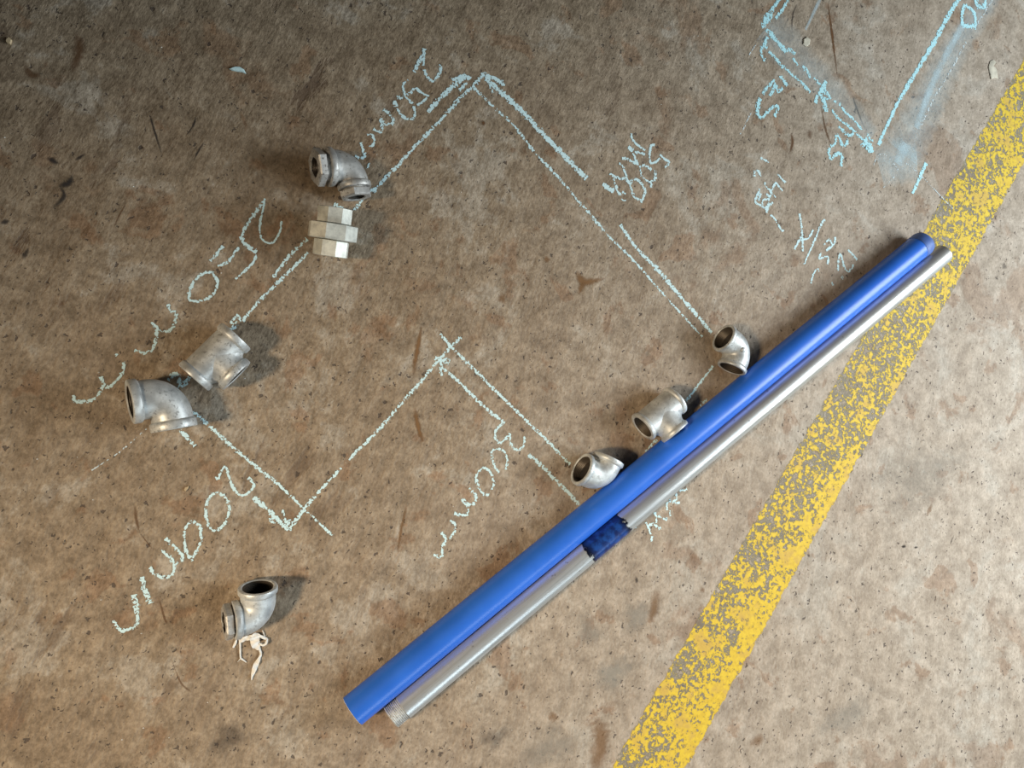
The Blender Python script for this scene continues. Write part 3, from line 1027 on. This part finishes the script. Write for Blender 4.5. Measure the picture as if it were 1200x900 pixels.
pipe_part('threaded_end', silver, s0, sd_, [(0.0006, RS - 0.0036), (0.0, RS - 0.0032), (0.0, RS - 0.0020)] + thread_prof(0.0006, TH - 0.001, RS - 0.0010, 0.0023, 0.0006) + [(TH, RS), (TH + 0.0002, RS)], M['galv'], 48, 20)
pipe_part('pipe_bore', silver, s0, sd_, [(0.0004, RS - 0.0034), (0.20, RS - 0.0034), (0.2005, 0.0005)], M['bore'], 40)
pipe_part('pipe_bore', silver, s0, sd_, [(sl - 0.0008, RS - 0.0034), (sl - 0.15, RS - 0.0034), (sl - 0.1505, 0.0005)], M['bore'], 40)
# patch of blue paint round its middle
q0 = (at(688, 650, RS) - s0).dot(sd_)
q1 = (at(731, 616, RS) - s0).dot(sd_)
ext = 0.013
prof, dn = [], []
NP = 24
for i in range(NP + 1):
    t = q0 - ext + (q1 - q0 + 2 * ext) * i / NP
    prof.append((t, RS + 0.00018))
    e = min(t - (q0 - ext), (q1 + ext) - t) / (2 * ext)
    dn += [min(1.0, e + 0.0)] * 56
o = pipe_part('paint_band', silver, s0, sd_, prof, M['band'], 56, 38, dn)
o['label'] = 'dark blue paint patch with ragged ends'

# ------------------------------------------------------------------ fittings
place('pipe_elbow', 'weathered elbow with hexagon bushings in both mouths, touching the hexagonal union', 'pipe fitting', 411, 195,
      make_elbow(411, 195, (-0.985, 0.10), (0.17, 0.98), 14, -2, La=0.034, Lb=0.030, ra=0.0255, rb=0.0222, rbody=0.0222, bore_a=0.018, bore_b=0.0155, bw=0.0075,
                 ends=(dict(R=0.0248, bore=0.0125, hexlen=0.010, gap=0.0055, turn=0.35), dict(R=0.0222, bore=0.012, hexlen=0.0085, gap=0.003, turn=0.2))),
      dict(body='galv_dark', bore='bore', bush='galv_dark'))


def make_union(C):
    d = elev(hdir(390, 272, -0.10, 1.0), -13)
    m1, m2, m3, b1_, b2_ = MB(), MB(), MB(), MB(), MB()
    R1, R2 = 0.0232, 0.0322
    t1 = 0.30

    def sect(m, t0, t1_, R, turn, bore):
        c = 0.0012
        m.prism(C, d, [(t0, bore), (t0, R - 2 * c), (t0 + c * 0.6, R), (t1_ - c * 0.6, R), (t1_, R - 2 * c), (t1_, bore)], 8, turn)
    sect(m1, -0.0315, -0.0112, R1, t1 + 0.12, 0.0155)
    sect(m2, -0.0106, 0.0098, R2, t1 + 0.02, 0.018)
    sect(m3, 0.0104, 0.0315, R1 * 0.99, t1 + 0.27, 0.0155)
    b1_.lathe(C, d, thread_prof(-0.0312, -0.005, 0.0153, 0.002, 0.0004), 32)
    b2_.lathe(C, d, thread_prof(0.0312, -0.005, 0.0153, 0.002, 0.0004), 32)
    return [('hex_end', m1, 'body'), ('union_nut', m2, 'body'), ('hex_end', m3, 'body'), ('threaded_bore', b1_, 'bore'), ('threaded_bore', b2_, 'bore')]


place('pipe_union', 'shiny many sided pipe union with a wide centre nut, lying on its side', 'pipe fitting', 390, 272, make_union, dict(body='zinc', bore='bore'))

place('pipe_tee', 'weathered galvanised tee lying beside the large elbow at left', 'pipe fitting', 252, 418,
      make_tee(252, 418, (0.714, -0.70), (0.70, 0.714), 0, 0, L=0.0365, Lb=0.0355, r=0.0238, rbody=0.0212, bore=0.0172, bw=0.0085), dict(body='galv', bore='bore'))

place('pipe_elbow', 'largest plain galvanised elbow, below the tee at far left', 'pipe fitting', 197, 464,
      make_elbow(197, 464, (-0.985, 0.17), (0.21, 0.977), 16, -2, La=0.043, Lb=0.041, ra=0.0268, rb=0.0268, rbody=0.0240, bore_a=0.0195, bore_b=0.0195, bw=0.010), dict(body='galv', bore='bore'))

place('pipe_elbow', 'elbow with one open dark mouth and one bushing, beside white tape scraps', 'pipe fitting', 303, 721,
      make_elbow(303, 721, (-1, 0.16), (0.16, -1), 12, 12, La=0.0305, Lb=0.0385, ra=0.0238, rb=0.0238, rbody=0.0212, bore_a=0.018, bore_b=0.0185, bw=0.0075,
                 ends=(dict(R=0.0225, bore=0.013, hexlen=0.0085, gap=0.0022, turn=0.5), None)), dict(body='galv_bright', bore='bore', bush='galv_dark'))

place('pipe_elbow', 'bright galvanised elbow with open mouth, touching the blue pipe halfway down', 'pipe fitting', 703, 561,
      make_elbow(703, 561, (-0.89, -0.45), (0.44, -0.90), 8, 0, La=0.0350, Lb=0.0330, ra=0.0242, rb=0.0235, rbody=0.0212, bore_a=0.0195, bore_b=0.018, bw=0.0065), dict(body='galv_bright', bore='bore'))

place('pipe_tee', 'galvanised tee with its branch leaning on the blue pipe', 'pipe fitting', 772.5, 484.5,
      make_tee(772.5, 484.5, (0.77, -0.64), (0.52, 0.854), 0, 16, L=0.0350, Lb=0.0375, r=0.0234, rbody=0.0212, bore=0.0175, bw=0.0060), dict(body='galv_bright', bore='bore'))

place('pipe_elbow', 'plain grey elbow with raised wart, highest fitting against the blue pipe', 'pipe fitting', 867, 409,
      make_elbow(867, 409, (-0.85, -0.52), (-0.42, 0.91), 8, 0, La=0.0370, Lb=0.0350, ra=0.0228, rb=0.0228, rbody=0.0208, bore_a=0.0185, bore_b=0.0185, bw=0.0060), dict(body='galv', bore='bore'))

wart_px = (871, 410)
a_ = elev(hdir(867, 409, -0.85, -0.52), 8)
b_ = elev(hdir(867, 409, -0.42, 0.91), 0)
b_ = (b_ - a_ * b_.dot(a_)).normalized()
n_ = a_.cross(b_).normalized()
C_ = LAST_C[0]
q_ = 0.0208 * 1.03
cen_ = C_ + (a_ + b_) * q_
z = 0.06
while z > 0.0:
    p = at(*wart_px, z)
    v = p - cen_
    h_ = v.dot(n_)
    if math.hypot((v - n_ * h_).length - q_, h_) < 0.0206:
        break
    z -= 0.0002
flat_ = v - n_ * h_
ctr_ = cen_ + flat_.normalized() * q_
nn_ = (p - ctr_).normalized()
m = MB()
m.lathe(p, nn_, [(-0.002, 0.0042), (0.0006, 0.0040), (0.0015, 0.0032), (0.0020, 0.0017), (0.0021, 0.0002)], 20)
link('raised_wart', m.v, m.f, M['galv_bright'], LAST_C[1], 50)

# ------------------------------------------------------------------ scraps and flakes
def strand(m, pts, widths, zs, thick=0.0007, org=(0, 0), k=1.0):
    pts = [(org[0] + x / k, org[1] + y / k) for x, y in pts]
    n = 5
    sm = smooth_line(pts, n)
    N = len(sm)

    def lerp_list(ls, s):
        x = s * (len(ls) - 1)
        i = min(len(ls) - 2, int(x))
        return ls[i] + (ls[i + 1] - ls[i]) * (x - i)
    P3 = [at(x, y, lerp_list(zs, i / (N - 1))) for i, (x, y) in enumerate(sm)]
    rings = []
    for i, p in enumerate(P3):
        t = (P3[min(N - 1, i + 1)] - P3[max(0, i - 1)]).normalized()
        s = t.cross(Vector((0, 0, 1))).normalized()
        u = s.cross(t)
        w = lerp_list(widths, i / (N - 1)) / k / 930 / 2
        tw = 0.5 * math.sin(i * 0.9)
        s2 = s * math.cos(tw) + u * math.sin(tw)
        u2 = u * math.cos(tw) - s * math.sin(tw)
        rings.append([p + s2 * w * math.cos(a) + u2 * thick * math.sin(a) for a in [j * math.pi / 4 for j in range(8)]])
    m.rings(rings, True, True, True)


ZT = dict(org=(260, 732.5), k=12.4)
tp = at(296, 748)
tape = thing('thread_tape', 'torn tangle of white thread seal tape under the small elbow', 'tape scrap', (tp.x, tp.y, 0))
m = MB()
strand(m, [(255, 235), (330, 200), (420, 178), (490, 150), (570, 170), (662, 205)], [56, 78, 66, 74, 50, 34], [0.002, 0.003, 0.004, 0.004, 0.003, 0.002], **ZT)
strand(m, [(470, 165), (480, 230), (500, 300), (540, 350)], [130, 145, 125, 44], [0.005, 0.004, 0.003, 0.0016], **ZT)
strand(m, [(545, 340), (566, 420), (540, 490), (490, 590), (455, 690), (430, 800)], [34, 30, 46, 84, 56, 10], [0.0016, 0.0018, 0.002, 0.0022, 0.0016, 0.001], **ZT)
strand(m, [(660, 200), (645, 262), (605, 292), (555, 275)], [26, 36, 36, 34], [0.003, 0.005, 0.004, 0.003], **ZT)
link('tape_tangle', m.v, m.f, M['ptfe'], tape, 60)
m = MB()
strand(m, [(262, 225), (265, 310), (272, 470), (300, 500), (355, 540)], [30, 24, 26, 26, 14], [0.0022, 0.002, 0.0014, 0.0012, 0.001], **ZT)
strand(m, [(272, 488), (232, 530)], [14, 8], [0.0012, 0.001], **ZT)
link('loose_tail', m.v, m.f, M['ptfe'], tape, 60)
m = MB()
strand(m, [(590, 75), (605, 115), (626, 165)], [10, 12, 10], [0.0012, 0.002, 0.001], **ZT)
link('loose_tail', m.v, m.f, M['ptfe'], tape, 60)
m = MB()
strand(m, [(216, 208), (195, 262), (165, 326)], [22, 40, 30], [0.0012, 0.0016, 0.001], **ZT)
p = at(274.5, 750.5)
o = link('thread_tape', m.v, m.f, M['ptfe'], None, 60, loc=(p.x, p.y, 0))
tag(o, 'tiny loose strip of white tape left of the tape tangle', 'tape scrap')


def flake(name, outline, mat, label, h=0.0012):
    """thin irregular chip lying on the floor"""
    c = at(sum(x for x, _ in outline) / len(outline), sum(y for _, y in outline) / len(outline))
    n = len(outline)
    lo = [at(x, y, 0.0003) for x, y in outline]
    cc = sum(lo, Vector()) / n
    hi = [Vector((p.x, p.y, h * (0.7 + 0.5 * ((i * 7) % 5) / 5))) for i, p in enumerate(lo)]
    top = [Vector((cc.x + (p.x - cc.x) * 0.82, cc.y + (p.y - cc.y) * 0.82, h * 1.25 + 0.0003)) for p in lo]
    m = MB()
    m.rings([lo, hi, top], True, True, True)
    o = link(name, m.v, m.f, mat, None, 30, loc=(c.x, c.y, 0))
    tag(o, label, 'debris')
    return o


flake('chalk_crumb', [(268.5, 81), (275, 78.5), (281, 79), (286, 82), (288.5, 87), (284, 85), (278, 84), (272, 83)], M['white'], 'slim pale blue chalk crumb alone on the dark floor at upper left', 0.0022)
flake('paper_scrap', [(1160, 72), (1164, 70), (1166.5, 73), (1163, 77), (1166, 79.5), (1168, 83), (1169, 92.5), (1164.5, 91), (1163.5, 92), (1161, 93), (1159, 83), (1158, 79)], M['cream'], 'notched cream scrap beside the yellow stripe at upper right', 0.0015)
flake('paint_flake', [(941, 46), (945, 43.5), (949, 46.5), (948.5, 52), (945, 55), (940.5, 52)], M['cream'], 'rounded cream flake inside the old chalk drawing', 0.0015)
flake('chip', [(8, 47), (11, 44.5), (14.5, 48), (13, 53), (9.5, 52), (7.5, 50)], M['tan'], 'small tan chip near the upper left corner', 0.003)
flake('splinter', [(215.6, 574), (217, 571), (221.5, 569.5), (221, 572), (217.5, 576)], M['tan'], 'tiny yellowish splinter left of the 200 mm writing', 0.0015)

# pale grit, far too many to count
V, F = [], []
for i in range(90):
    px, py = random.uniform(5, 1195), random.uniform(5, 895)
    p = at(px, py)
    r = random.uniform(0.0005, 0.0012)
    ang = random.uniform(0, 6.28)
    b = len(V)
    for j in range(5):
        a = ang + j * 1.2566
        V.append(Vector((p.x + r * math.cos(a), p.y + r * 0.7 * math.sin(a), 0.0001)))
    V.append(Vector((p.x, p.y, r * 0.9)))
    for j in range(5):
        F.append((b + j, b + (j + 1) % 5, b + 5))
o = link('pale_grit', V, F, M['speck'], None, loc=(0, 0, 0))
o['kind'] = 'stuff'
o['label'] = 'tiny pale grit specks scattered over the brown floor'
o['category'] = 'grit'
